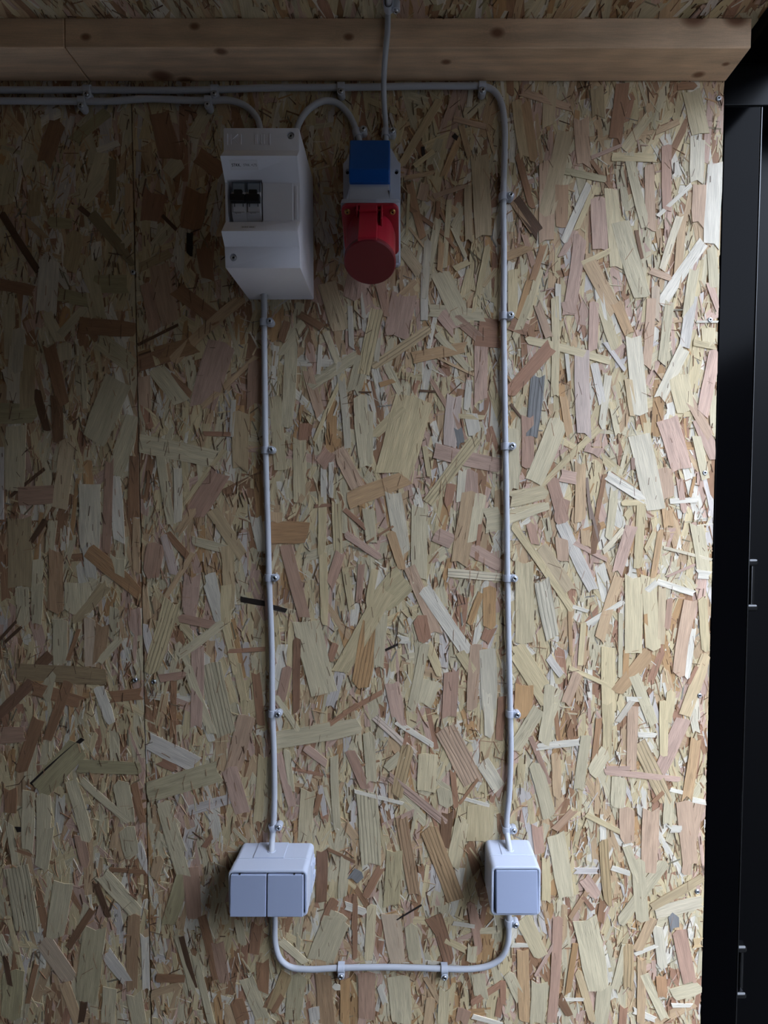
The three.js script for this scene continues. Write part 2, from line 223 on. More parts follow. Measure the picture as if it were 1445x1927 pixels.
  [-168,-681,-190,-736,18.6,6,12,0],[-151,-684,-161,-751,25.5,0,12,0],[-83,-686,-84,-757,13.9,6,6,0],[110,-681,115,-716,20.9,0,0,0],
  [148,-694,100,-726,9.3,5,5,0],[103,-746,144,-758,7,1,1,0],[144,-716,139,-749,9.3,5,5,0],[-100,-701,-91,-701,10.4,1,1,0],[64,-631,93,-646,9.3,2,2,0],
  [73,-605,104,-610,6.5,1,1,0],[33,-686,54,-724,7,3,3,0],[62,-704,59,-757,16.3,2,0,0],[-44,-582,-49,-659,13.9,0,2,0],[-33,-701,-25,-726,9.3,1,1,0],
  [42,-716,37,-757,13.9,3,3,0],[-179,-629,-141,-664,11.6,0,0,0],[-129,-734,-127,-757,16.3,1,11,0],[91,-734,86,-757,20.9,7,4,0],
  [13,-611,18,-659,18.6,0,0,0],[102,-639,100,-661,13.9,0,0,0],[197,464,197,359,21.6,4,3,0],[222,507,197,398,22.7,3,0,0],[153,417,189,369,15.9,8,8,0],
  [148,415,178,372,5.9,3,7,0],[298,569,289,492,18.2,7,5,0],[336,528,302,484,12.5,0,2,0],[359,490,361,406,13.6,5,4,0],[401,496,401,439,20.4,0,1,0],
  [391,558,405,503,25,0,2,0],[413,361,357,278,15.9,1,1,0],[426,464,422,354,22.7,1,1,0],[285,430,294,324,18.2,0,2,0],[307,477,333,376,13.6,0,0,0],
  [297,387,330,284,25,0,0,0],[268,415,271,348,22.7,4,4,0],[254,436,220,359,10.2,1,1,0],[263,434,238,376,7.9,2,2,0],[238,376,218,341,9.1,4,4,0],
  [221,454,276,443,9.1,0,12,0],[256,469,291,423,5.7,7,7,0],[336,460,340,374,13.6,3,4,0],[154,548,166,469,13.6,3,2,0],[167,543,179,469,13.6,3,6,0],
  [157,475,177,406,9.1,7,7,0],[217,439,218,378,18.2,5,3,0],[244,365,230,263,18.2,4,4,0],[258,330,295,263,20.4,3,3,0],[270,295,277,256,11.4,1,1,0],
  [189,322,170,256,10.2,2,0,0],[193,354,178,306,9.1,6,5,0],[174,306,159,256,9.1,6,6,0],[287,473,346,471,11.4,2,2,0],[379,395,356,322,10.2,2,1,0],
  [383,400,377,295,11.4,3,3,0],[160,558,229,537,10.2,3,4,0],[376,520,344,505,7.9,3,3,0],[320,374,329,337,5,8,7,0],[338,322,368,311,9.1,3,4,0],
  [247,330,285,348,7.9,2,2,0],[167,369,180,328,7.9,7,4,0],[142,339,178,354,11.4,6,3,1],[152,322,152,263,13.6,2,2,0],[405,439,404,382,18.2,4,3,0],
  [401,326,391,256,13.6,0,0,0],[421,306,435,269,9.1,4,4,0],[348,298,349,256,11.4,0,4,0],[394,436,348,393,5.7,1,1,0],[237,533,236,501,6.8,6,6,0],
  [256,471,298,488,5,4,4,0],[214,302,215,256,7.9,1,1,0],[375,566,397,566,11.4,7,7,0],[424,352,428,298,13.6,0,0,0],[200,567,198,511,18.2,3,0,0],
  [242,522,247,460,20.4,4,3,0],[263,567,266,526,18.2,3,12,0],[173,228,284,200,10.8,0,2,0],[247,212,252,95,20.6,4,11,0],[206,220,148,155,19.5,5,5,0],
  [188,178,180,93,19.5,10,10,1],[174,123,175,52,17.3,5,4,0],[218,116,184,33,27.1,0,0,0],[275,108,194,28,8.7,2,2,0],[313,172,320,127,10.8,2,3,0],
  [318,235,331,126,21.7,0,1,0],[329,95,355,-8,30.3,0,1,0],[285,41,340,7,13,1,1,0],[367,121,391,46,30.3,4,4,0],[383,176,393,129,28.2,0,2,0],
  [398,285,389,216,15.2,11,1,0],[389,216,356,146,17.3,0,1,0],[432,212,417,127,17.3,4,4,0],[390,159,428,95,13,4,3,0],[410,121,435,67,17.3,4,4,0],
  [292,281,312,237,15.2,6,3,0],[272,281,293,220,15.2,0,2,0],[264,275,263,212,13,4,4,0],[211,285,212,150,10.8,2,0,0],[223,150,232,99,10.8,6,3,0],
  [265,195,277,142,10.8,11,1,0],[285,180,277,108,10.8,0,1,0],[280,224,308,186,6.5,11,11,0],[292,133,299,99,8.7,0,0,0],[343,285,338,191,13,4,3,0],
  [368,279,359,197,13,0,0,0],[149,7,199,18,21.7,0,2,0],[149,-13,203,0,10.8,0,2,0],[209,35,225,-21,17.3,5,4,0],[248,61,249,-21,15.2,3,3,0],
  [283,43,271,-21,6.5,7,7,0],[257,39,264,-21,4.3,10,7,0],[269,82,261,67,26,4,4,0],[222,41,242,37,17.3,4,4,0],[309,3,338,3,8.7,2,2,0],
  [365,50,370,9,21.7,3,4,0],[386,39,394,-10,8.7,4,4,0],[408,39,402,11,4.3,6,6,0],[374,5,413,7,7.6,1,1,0],[402,224,432,218,8.7,2,2,0],
  [422,243,423,222,19.5,0,2,0],[147,250,177,239,17.3,5,7,0],[177,285,154,226,10.8,0,2,0],[185,277,203,229,10.8,4,3,0],[227,208,231,172,5.4,1,1,0],
  [405,252,435,252,3,1,1,0],[150,140,165,121,3.5,8,8,0],[155,106,156,20,15.2,0,0,0],[409,95,423,37,11.9,0,0,0],[296,22,292,-21,10.8,0,0,0],
  [226,283,230,264,17.3,4,4,0],[321,65,322,48,5.4,8,4,0],[196,-106,212,-187,21.7,0,1,1],[172,-79,173,-194,26,2,0,0],[195,-58,238,-123,17.3,3,0,0],
  [156,-29,242,-150,10.8,2,2,0],[221,-23,270,-123,17.3,1,11,0],[346,-97,355,-202,21.7,0,2,0],[326,-99,327,-209,26,0,2,0],[344,-121,359,-108,8.7,1,1,0],
  [359,-108,412,-125,8.7,1,1,0],[260,-169,312,-136,7.6,1,1,0],[240,-143,262,-150,5.4,1,1,0],[321,-29,302,-95,17.3,4,4,0],[334,-3,331,-90,13,2,2,0],
  [296,7,289,-47,10.8,0,0,0],[275,7,271,-29,5.4,7,7,0],[273,-27,267,-66,10.8,7,8,0],[260,7,276,-51,4.3,10,7,0],[225,7,221,-25,19.5,5,4,0],
  [223,-47,226,-79,17.3,4,3,0],[241,-53,287,-77,6.5,4,4,0],[310,-34,282,-66,7.6,2,1,0],[367,-60,435,-77,4.3,1,2,0],[406,-132,391,-240,19.5,4,3,0],
  [411,-172,404,-245,8.7,1,1,0],[423,-132,429,-207,13,2,2,0],[432,-211,401,-300,17.3,2,3,0],[417,-229,406,-254,5.4,5,5,0],[305,-99,278,-189,15.2,3,3,0],
  [348,-211,305,-265,19.5,6,3,0],[329,-242,355,-309,15.2,0,0,0],[173,-256,172,-300,26,6,6,0],[158,-211,205,-287,13,2,2,0],
  [162,-198,202,-260,19.5,2,2,0],[171,-211,200,-265,3.5,7,7,0],[206,-214,226,-242,10.8,1,11,0],[209,-256,207,-309,15.2,0,0,0],
  [237,-231,297,-258,6.5,2,2,1],[248,-240,231,-285,15.2,4,3,0],[291,-202,293,-309,19.5,2,2,0],[256,-167,252,-229,8.7,2,2,0],
  [412,-25,424,-93,19.5,0,0,0],[362,-36,353,-101,8.7,3,6,0],[370,-3,373,-29,15.2,6,3,0],[353,-38,341,-64,6.5,2,2,0],[317,-205,316,-249,8.7,6,6,0],
  [317,-276,341,-276,7.6,1,1,0],[180,-29,187,-58,13,5,4,0],[149,-21,206,-1,10.8,0,0,0],[411,-84,372,-101,3.5,4,4,0],[413,-97,433,-99,13,1,1,0],
  [377,-134,374,-174,8.7,4,7,0],[366,-114,366,-200,10.8,3,0,0],[343,-154,346,-202,5.4,6,6,0],[308,-152,309,-245,6.5,0,0,0],
  [416,-276,419,-309,10.8,1,0,0],[328,-276,306,-309,8.7,0,11,0],[382,-265,377,-309,13,2,2,0],[256,-36,258,-58,13,3,3,0],[236,-150,239,-214,5.4,6,3,0],
  [401,-304,367,-383,21.7,4,4,0],[338,-340,379,-426,21.7,2,3,1],[290,-381,396,-392,8.7,4,4,0],[290,-376,334,-376,6.5,4,4,0],
  [194,-291,159,-349,19.5,0,0,0],[211,-280,201,-340,17.3,0,0,0],[262,-329,252,-406,15.2,0,0,0],[291,-351,270,-385,19.5,0,0,0],
  [192,-345,254,-338,9.8,1,1,0],[280,-302,274,-365,8.7,5,6,0],[183,-331,210,-397,7.6,4,5,0],[219,-358,222,-419,13,3,3,0],[190,-369,211,-447,19.5,0,0,0],
  [328,-284,327,-374,15.2,3,4,0],[383,-401,359,-426,6.5,7,7,0],[310,-390,308,-435,21.7,0,0,0],[335,-327,362,-328,7.6,1,1,0],
  [322,-437,323,-483,21.7,3,4,0],[357,-435,355,-527,23.8,4,3,0],[220,-472,237,-566,26,0,0,0],[289,-483,297,-575,13,6,12,1],[322,-490,341,-540,13,0,0,0],
  [339,-513,347,-598,19.5,0,0,0],[377,-515,316,-603,17.3,0,0,0],[433,-538,356,-584,13,3,12,0],[365,-589,434,-573,19.5,2,1,0],
  [301,-522,328,-531,7.6,1,1,0],[283,-531,242,-598,7.6,7,3,0],[248,-527,283,-527,8.7,11,11,0],[404,-424,415,-517,23.8,4,3,0],
  [426,-426,408,-531,15.2,4,3,0],[419,-331,408,-422,15.2,3,6,0],[383,-412,380,-460,15.2,0,0,0],[382,-465,400,-465,10.8,1,1,0],
  [383,-407,403,-412,5.4,1,1,0],[415,-422,435,-426,7.6,1,1,0],[264,-444,318,-472,7.6,2,2,0],[218,-467,246,-437,10.8,6,4,0],[208,-573,207,-506,13,2,2,0],
  [261,-536,279,-563,17.3,4,4,0],[275,-584,261,-566,6.5,5,5,0],[372,-280,373,-354,13,2,2,0],[292,-280,292,-369,13,2,2,0],[412,-293,419,-324,10.8,1,0,0],
  [193,-460,198,-501,15.2,5,4,0],[348,-284,359,-315,13,0,0,0],[175,-599,202,-655,23.8,0,2,0],[264,-596,286,-704,35.8,0,0,0],
  [401,-617,419,-699,20.6,5,4,0],[351,-680,382,-748,13,0,0,0],[226,-596,219,-753,14.1,4,5,0],[251,-636,241,-711,8.7,6,6,0],
  [295,-699,289,-758,21.7,0,0,0],[363,-596,341,-645,15.2,3,3,0],[370,-613,378,-669,15.2,0,1,0],[155,-683,171,-718,16.3,0,0,0],
  [175,-645,178,-753,17.3,6,3,0],[200,-694,197,-759,23.8,0,0,0],[159,-638,182,-638,6.5,1,1,0],[234,-720,265,-720,4.8,1,1,0],
  [228,-715,242,-741,13,8,7,0],[325,-638,309,-706,13,0,0,0],[328,-641,329,-706,15.2,2,6,1],[323,-729,321,-759,11.9,5,5,0],
  [376,-683,379,-718,15.2,5,6,0],[394,-713,437,-701,19.5,0,0,0],[336,-736,370,-751,8.7,1,1,0],[337,-652,370,-638,5.4,1,1,0],
  [256,-678,278,-753,10.8,3,2,0],[220,-636,193,-685,5.4,4,4,0],[393,-729,422,-729,6.5,1,1,0],[146,-692,147,-729,8.7,5,5,0],[348,-659,348,-753,13,3,3,0],
  [420,-636,435,-634,13,6,2,0],[392,-594,395,-615,15.2,10,10,0],[105,477,111,368,25,0,3,0],[49,545,-1,463,10.3,3,2,0],[69,523,114,512,7.3,3,4,0],
  [80,513,92,471,8.1,3,3,0],[9,438,28,365,10.3,5,6,0],[9,405,57,370,5.9,7,7,0],[57,370,72,351,4.4,7,7,0],[35,361,31,285,10.3,0,1,0],
  [49,389,35,317,10.3,0,0,0],[64,416,58,326,7.3,0,2,0],[54,360,51,319,8.1,6,3,0],[89,435,91,360,10.3,3,0,0],[71,323,94,334,8.8,2,2,0],
  [78,395,68,378,8.8,0,0,0],[51,402,59,386,4.4,7,7,0],[49,413,46,375,5.9,7,7,0],[42,420,85,434,5.9,3,4,0],[1,444,43,452,5.9,3,3,0],
  [42,480,16,460,6.6,2,2,0],[68,379,87,339,5.9,0,0,0],[117,353,103,285,8.8,2,2,0],[129,323,110,298,5.9,2,3,0],[2,348,25,317,16.2,3,0,0],
  [76,495,55,445,8.8,6,3,0],[116,506,125,477,3.7,3,3,0],[69,502,75,496,5.9,9,9,0],[28,487,29,474,4.4,9,9,0],[9,379,32,350,3.2,3,3,0],
  [9,423,6,367,3.7,2,2,0],[31,437,26,416,13.2,4,3,0],
];
const CEIL = at(722, 32, 0.06).y, SEAM = at(265, 1000).x, EDGE = at(1341, 1000).x;
const wall = new THREE.Group(); wall.name = 'wall_back'; scene.add(wall); struct(wall);
wall.userData.label = 'oriented strand board wall of two panels behind the electrical fittings'; wall.userData.category = 'wall';
const FACE = -0.0006;                                      // the flakes stand this much proud of the core
function boardGeometry(lo, hi, y0, y1, z0, z1) {
  const g = rbox(hi - lo, y1 - y0, z1 - z0, 0.0006, (lo + hi) / 2, (y0 + y1) / 2, (z0 + z1) / 2, 1), p = g.attributes.position, uv = g.attributes.uv;
  for (let i = 0; i < p.count; i++) uv.setXY(i, p.getX(i) / 0.09, p.getY(i) / 0.3); return g;
}
function osbPanel(lo, hi, label) {
  const panel = part('panel', boardGeometry(lo, hi, 0, CEIL, FACE - 0.018, FACE), coreMat, wall); panel.userData.label = label;
  const mine = STRANDS.map((s, i) => ({ s, i, x: (s[0] + s[2]) / 2000, area: Math.hypot(s[2] - s[0], s[3] - s[1]) * s[4] })).filter((o) => o.x > lo && o.x <= hi);
  const keep = new Set([...mine].sort((a, b) => b.area - a.area).slice(0, 290)), rest = new Flakes(), dx = lo, dxh = hi;
  for (const o of mine) {
    const [x0, y0, x1, y1, w, ta, tb, striped] = o.s, dX = (x1 - x0) / 1000, dY = (y1 - y0) / 1000, L = Math.max(Math.hypot(dX, dY), 0.006), ang = Math.atan2(dX, dY);
    const cx = o.x, cy = EYE + (y0 + y1) / 2000, z = 0.0014 + o.i * 0.0000012, W = w / 1000;
    if (!keep.has(o)) { rest.add(cx, cy, z, ang, L, W, 0.0011, tone(ta, tb), lo, hi); continue; }
    const f = new Flakes().add(0, 0, 0, ang, L, W, 0.0011, tone(ta, tb), lo - cx, hi - cx, 1, rr(-0.5, 0.5));
    part('strand', f.geometry(), striped ? stripeMat : flakeMat, panel, [cx, cy, z]);
  }
  const y0 = EYE - 0.95, small = filler(lo, hi, y0, CEIL, 5600, 13000);
  const fl = part('small_strands', small, flakeMat, panel, [0, 0, FACE]); fl.userData.kind = 'stuff';
  if (rest.p.length) { const m = part('narrow_strands', rest.geometry(), flakeMat, panel); m.userData.kind = 'stuff'; }
  return panel;
}
const leftPanel = osbPanel(-1.25, SEAM - 0.0007, 'strand board panel left of the joint, mostly in shade');
const rightPanel = osbPanel(SEAM + 0.0007, EDGE, 'strand board panel carrying the switchgear, lit from the doorway');

// screws along the panel edges
const headGeo = (() => { const g = new THREE.LatheGeometry([[0.0011, 0.0004], [0.0012, 0.0013], [0.0022, 0.0012], [0.0029, 0.0005], [0.0031, -0.0004], [0.0031, -0.001]].map((a) => new THREE.Vector2(...a)).reverse(), 20); g.rotateX(Math.PI / 2); return g; })();
const socketGeo = cyl(0.00125, 0.0006, 0, 0, 0, 6);
function screw(parent, pos, r = 1, mat = steel) {
  const s = part('screw', headGeo, mat, parent, pos); s.scale.setScalar(r); s.userData.label = mat === brass ? 'small brass cross-head screw' : 'small steel screw head';
  part('recess', socketGeo, hole, s); return s;
}
for (const [px, py] of [[1336, 602], [1326, 890], [1316, 1309], [1312, 1678], [289, 1283], [1367, 185]].map(([x, y]) => [Math.min(x, 1352), y])) { const p = at(px, py, 0.002); screw(px < 300 ? rightPanel : rightPanel, [p.x, p.y, 0.0019], 1.15); }
for (const [px, py] of [[254, 1280], [250, 512]]) { const p = at(px, py, 0.002); screw(leftPanel, [p.x, p.y, 0.0019], 1.15); }

// ---------------------------------------------------------------- the rest of the shed
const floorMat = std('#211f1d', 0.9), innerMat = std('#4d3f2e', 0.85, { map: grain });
struct(part('floor', rbox(2.2, 0.1, 2.5, 0.002, -0.66, -0.05, 1.15), floorMat, scene));
const ceiling = struct(part('ceiling', boardGeometry(-1.8, EDGE + 0.012, 0, 2.45, 0, 0.018), coreMat, scene));
ceiling.rotation.x = Math.PI / 2; ceiling.position.y = CEIL + 0.0186;
{
  const f = part('small_strands', filler(-0.95, EDGE + 0.011, 0.05, 0.6, 4200, 5000), flakeMat, ceiling, [0, 0, 0.0186]); f.userData.kind = 'stuff';
  const big = 'tpqbtkpotqbptkqtpobtpqktpc';
  for (let i = 0; i < 90; i++) { const L = rr(0.06, 0.13), W = rr(0.012, 0.03), x = -0.72 + (i + rnd()) * (EDGE + 0.66) / 90, y = rr(0.05, 0.2); const a = rr(-0.5, 0.5); const g = new Flakes().add(0, 0, 0, a, L, W, 0.0006, hue(big[i % big.length]), -9, EDGE + 0.011 - x); part('strand', g.geometry(), flakeMat, ceiling, [x, y, 0.0196 + i * 0.000004]); }
}
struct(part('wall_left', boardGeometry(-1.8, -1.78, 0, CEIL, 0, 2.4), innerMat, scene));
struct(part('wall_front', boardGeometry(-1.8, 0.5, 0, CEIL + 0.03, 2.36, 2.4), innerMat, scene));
struct(part('wall_outer', boardGeometry(-1.8, EDGE, 0, CEIL + 0.03, -0.09, -0.075), blackPaint, scene));

// black steel door frame on the right: post, header, open leaf with hinges
const DOOR = 0.98;                                         // the doorway reaches this far from the strand board wall
const postX0 = EDGE + 0.0012, postX1 = at(1411, 1000).x, postTop = at(1400, 198).y;
const post = part('door_post', rbox(postX1 - postX0, postTop, 0.05, 0.0022, (postX0 + postX1) / 2, postTop / 2, -0.026, 3), blackGloss, scene);
tag(post, 'glossy black steel door post running down the right edge of the strand board', 'door post');
part('edge_bead', (() => { const q = new THREE.CylinderGeometry(0.0016, 0.0016, postTop - 0.004, 16); q.translate(postX1 + 0.0006, postTop / 2, -0.0022); return q; })(), blackEdge, post).userData.label = 'shiny rolled edge';
const header = part('door_header', join(rbox(0.16, CEIL + 0.12 - postTop, 0.06, 0.002, postX0 + 0.08, (CEIL + 0.12 + postTop) / 2 + 0.0005, -0.032), rbox(0.07, 0.17, 2.3, 0.002, EDGE + 0.05, CEIL + 0.07, 1.152)), blackPaint, scene);
tag(header, 'dull black steel header above the door post at the upper right corner', 'door header');
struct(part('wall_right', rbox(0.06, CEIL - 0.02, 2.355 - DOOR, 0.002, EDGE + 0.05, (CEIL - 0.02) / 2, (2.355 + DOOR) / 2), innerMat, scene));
const leaf = new THREE.Group(); leaf.name = 'door_1'; scene.add(leaf); struct(leaf); leaf.userData.label = 'black steel door leaf swung open beyond the post';
part('door_panel', rbox(0.9, CEIL + 0.1, 0.03, 0.002, postX1 + 0.4535, (CEIL + 0.1) / 2 + 0.02, -0.08), blackPaint, leaf);
for (const [px, py, h] of [[1424, 1100, 0.072], [1405, 1826, 0.078]]) {
  const p = at(px, py, -0.022), hg = part('hinge', join(rbox(0.0225, h, 0.008, 0.0012, 0, 0, 0), rbox(0.0225, 0.011, 0.02, 0.0045, 0, h / 2 - 0.0035, 0.004, 4), rbox(0.0225, 0.01, 0.02, 0.004, 0.001, -h / 2 + 0.003, 0.004, 4)), blackEdge, leaf, [postX1 + 0.0135, p.y, -0.03]);
  hg.userData.label = 'glossy black hinge bracket';
  part('hinge_pin', (() => { const g = new THREE.CylinderGeometry(0.004, 0.004, h * 1.05, 16); g.translate(0.006, 0, 0.003); return g; })(), blackEdge, hg);
}
// the yard outside the doorway
struct(part('wall_yard', rbox(0.3, 4.1, 24, 0.01, 5.5, 1.94, 0), std('#3f3e3b', 0.95), scene));
const yard = struct(part('ground', rbox(30, 0.1, 30, 0.002, 15.46, -0.16, 0), std('#33322f', 0.95), scene));

// ---------------------------------------------------------------- planed timber under the ceiling
function timberTexture(knots) {
  const w = 2048, h = 160, d = new Uint8Array(w * h * 4);
  for (let y = 0; y < h; y++) for (let x = 0; x < w; x++) {
    let warp = 0, kd = 0;
    for (const [kx, ky, kr] of knots) { const dx = (x - kx * w) / 2.2, dy = y - ky * h, q = Math.hypot(dx, dy) / (kr * h); warp += Math.sign(dy) * 0.9 * Math.exp(-q * q * 0.25); if (q < 1.4) kd = Math.max(kd, 1 - q / 1.4); }
    const yy = y + warp * 6, ring = noise(x * 0.0011, yy * 0.045), fib = noise(x * 0.012, yy * 0.9), fine = noise(x * 0.25, yy * 1.3 + 50), blot = noise(x * 0.006 + 9, y * 0.02);
    let g = 1 + 0.06 * ring + 0.04 * fib + 0.025 * fine + 0.05 * blot; const k = Math.min(1, kd * 1.6);
    const base = [224 * g, 192 * g, 158 * g], kn = [140, 100, 74], i = (y * w + x) * 4;
    for (let c = 0; c < 3; c++) d[i + c] = Math.max(0, Math.min(255, base[c] * (1 - k) + kn[c] * k)); d[i + 3] = 255;
  }
  const t = new THREE.DataTexture(d, w, h); t.wrapS = t.wrapT = THREE.RepeatWrapping; t.magFilter = THREE.LinearFilter; t.minFilter = THREE.LinearMipmapLinearFilter; t.generateMipmaps = true; t.colorSpace = THREE.SRGBColorSpace; t.needsUpdate = true; return t;
}
const bX0 = -1.7, bJ = at(121, 60, 0.06).x, bX1 = at(1414, 70, 0.06).x, bY0 = at(722, 155, 0).y, bY1 = CEIL - 0.0006, bH = bY1 - bY0;
function beam(x0, x1, mat, label) {
  const g = rbox(x1 - x0, bH, 0.0585, 0.0016, (x0 + x1) / 2, (bY0 + bY1) / 2, 0.0015 + 0.0585 / 2, 2), p = g.attributes.position, uv = g.attributes.uv;
  for (let i = 0; i < p.count; i++) uv.setXY(i, (p.getX(i) - x0) / (x1 - x0), (p.getY(i) - bY0 + p.getZ(i)) / 0.102);
  return tag(part('timber_beam', g, mat, scene), label, 'beam', 'timber beams under the ceiling');
}
// knots by where they lie along the beam and round its front (v from 0.59) and underside (v below 0.59)
const along = (px, py, z) => (at(px, py, z).x - bJ) / (bX1 - bJ);
const vOf = (px, py, under) => { if (!under) { const p = at(px, py, 0.06); return (p.y - bY0 + 0.06) / 0.102; } let lo = 0, hi = 0.06; for (let i = 0; i < 30; i++) { const m = (lo + hi) / 2; if (at(px, py, m).y > bY0) lo = m; else hi = m; } return lo / 0.102; };
const knots = [[1305, 34, 0, 0.1], [1385, 36, 0, 0.09], [935, 62, 0, 0.055], [655, 70, 0, 0.04], [365, 50, 0, 0.04], [412, 100, 0, 0.05], [838, 117, 1, 0.04], [1363, 121, 1, 0.03], [1325, 141, 1, 0.05], [293, 143, 1, 0.09], [335, 153, 1, 0.07], [160, 70, 0, 0.04]].map(([x, y, u, r]) => [along(x, y, u ? 0.03 : 0.06), vOf(x, y, u), r]);
beam(bJ + 0.0006, bX1, new THREE.MeshStandardMaterial({ map: timberTexture(knots), roughness: 0.7 }), 'long planed softwood beam with knots, ending at the right corner');
beam(bX0, bJ - 0.0006, new THREE.MeshStandardMaterial({ map: timberTexture([[0.2, 0.7, 0.06], [0.6, 0.3, 0.05]]), roughness: 0.7 }), 'short stretch of beam left of the butt joint, in deep shade');

// ---------------------------------------------------------------- cables
const R = 0.0041;
function cable(pts, r, label) {
  const v = pts.map(([x, y, z]) => at(x, y, z ?? r + 0.0026)), c = new THREE.CatmullRomCurve3(v, false, 'centripetal');
  const m = part('cable', new THREE.TubeGeometry(c, Math.min(420, pts.length * 16), r, 14, false), sheath, scene);
  tag(m, label, 'cable'); return m;
}
const zw = R + 0.0033;
cable([[-140, 170], [0, 169.5], [166, 169.5], [300, 170], [405, 169], [500, 165.5], [642, 164.5], [714, 163.5], [794, 162], [880, 162], [908, 162.5], [928, 170], [942, 190], [949.5, 235], [949, 300], [947, 371], [948, 480], [947.5, 595], [949, 720], [951, 840], [953, 960], [954.5, 1088], [957, 1220], [960, 1343], [961, 1410], [958, 1494], [953.5, 1541, 0.0079], [953.5, 1561, 0.008], [956, 1582, 0.017], [959, 1600, 0.0272], [961, 1615, 0.036]].map((p) => [p[0], p[1], p[2] ?? zw]), R, 'grey-white cable running under the beam and down the right side to the single switch');
cable([[-140, 191], [0, 190], [150, 190.5], [207, 190.5], [277, 186], [346, 188.5], [394, 189.5], [432, 189], [463, 200], [483, 221, 0.008], [489, 240, 0.012], [491, 275, 0.018], [491, 315, 0.022], [491, 330, 0.023]].map((p) => [p[0], p[1], p[2] ?? zw]), R, 'lower of the two horizontal grey cables, bending into the top of the fuse box');
cable([[557, 330, 0.022], [555, 300, 0.022], [558, 245, 0.02], [575, 212, 0.017], [597, 194.5, 0.014], [615, 189.5, 0.012], [635, 194.5, 0.009], [656, 215, 0.007], [668, 239, zw], [675, 260, zw], [679, 280, 0.012], [680, 300, 0.016]], R, 'short arched cable linking the fuse box to the blue and red socket');
cable([[746, -120, 0.2], [738, -50, 0.137], [733, -10, 0.103], [731, 8, 0.083], [730, 22, 0.0665], [729, 58, 0.0645], [726, 92, 0.0635], [723, 131, 0.047], [722, 160, 0.0305], [723, 196, 0.017], [725.5, 232, 0.008], [726, 250, 0.0079], [726.5, 268, 0.0075], [727, 290, 0.013], [727, 303, 0.017]], 0.0036, 'thin pale cable coming off the ceiling over the beam down to the blue socket lid');
cable([[497, 549, 0.022], [497, 562, 0.0158], [497, 580, 0.009], [497, 607], [498, 720], [499.7, 847], [502, 930], [504, 993], [506, 1087], [511, 1211], [512, 1305], [512.5, 1342], [515.5, 1425], [516, 1518], [514, 1557, 0.0079], [512, 1582, 0.014], [511, 1601, 0.0225], [510.5, 1618, 0.032]].map((p) => [p[0], p[1], p[2] ?? zw]), R, 'pale cable dropping from the fuse box to the double socket');
cable([[517, 1650, 0.012], [517, 1690, 0.0075], [517, 1731], [518.5, 1778], [528, 1806], [547, 1820], [578, 1824], [640, 1821.5], [718, 1820], [780, 1821], [836, 1823], [889, 1823], [920, 1817], [943, 1802], [955, 1776], [957.5, 1739], [957.5, 1690, 0.0075], [957.5, 1650, 0.012]].map((p) => [p[0], p[1], p[2] ?? zw]), R, 'pale U-shaped cable joining the double socket and the switch from below');

// ---------------------------------------------------------------- cable clips: a strap hooked over the cable and a screw boss beside it
const strapGeo = (() => {
  const ri = R + 0.0005, ro = R + 0.0018, s = new THREE.Shape(), cz = R + 0.0012;
  s.moveTo(-ro, 0); s.lineTo(-ro, cz); s.absarc(0, cz, ro, Math.PI, 0, true); s.lineTo(ro, 0); s.lineTo(ri, 0); s.lineTo(ri, cz); s.absarc(0, cz, ri, 0, Math.PI, false); s.lineTo(-ri, 0); s.closePath();
  const g = new THREE.ExtrudeGeometry(s, { depth: 0.0092, bevelEnabled: true, bevelThickness: 0.0003, bevelSize: 0.0003, bevelOffset: -0.0003, bevelSegments: 1, curveSegments: 12 });
  g.rotateX(Math.PI / 2); g.translate(0, 0.0046, 0); return g;
})();
const bossX = R + 0.0048;
const bossGeo = (() => { const l = new THREE.LatheGeometry([[0, 0], [0.0052, 0], [0.0051, 0.0102], [0.0046, 0.0108], [0, 0.0108]].map((a) => new THREE.Vector2(...a)), 24); l.rotateX(Math.PI / 2); l.translate(bossX, 0, 0); return join(l, rbox(0.005, 0.0088, 0.0098, 0.0006, R + 0.0024, 0, 0.005)); })();
function clip(pos, turn, label, tilt3) {
  const g = thing('cable_clip', pos, label, 'cable clip', 'screwed cable clips'); g.rotation.z = turn; if (tilt3) g.rotation.set(...tilt3);
  part('strap', strapGeo, clipPlastic, g); part('boss', bossGeo, clipPlastic, g); screw(g, [bossX, 0, 0.0114], 1.22); return g;
}
const DOWN = -Math.PI / 2, base = (px, py, z = zw) => { const p = at(px, py, z); p.z = 0.0022; return p; };
clip(base(166, 169.5), DOWN, 'clip on the upper horizontal cable just right of the beam joint, far left');
clip(base(405, 169), DOWN, 'clip on the upper horizontal cable above the left corner of the fuse box');
clip(base(642, 164.5), DOWN, 'clip under the beam above the arched cable');
clip(base(907, 162.5), DOWN, 'clip under the beam just before the cable bends down on the right');
clip(base(156, 190.5), DOWN, 'clip on the lower horizontal cable at far left, below the beam joint');
clip(base(393, 189.5), DOWN, 'clip on the lower horizontal cable before it bends into the fuse box');
clip(base(672, 251), 0.25, 'clip at the foot of the arched cable, left one above the blue lid');
clip(base(726, 250, 0.0079), -0.03, 'clip on the thin ceiling cable, right one above the blue lid');
const E5 = [[497, 607, 'clip on the middle cable right below the fuse box'], [499.7, 847, 'second clip below the fuse box on the middle cable'], [506, 1087, 'third clip below the fuse box, above the black splinter'], [512.5, 1342, 'clip on the middle cable, second above the double socket'], [514, 1557, 'clip on the cable just above the double socket', 0.3]];
for (const [x, y, l, r] of E5) clip(base(x, y), r ?? 0, l);
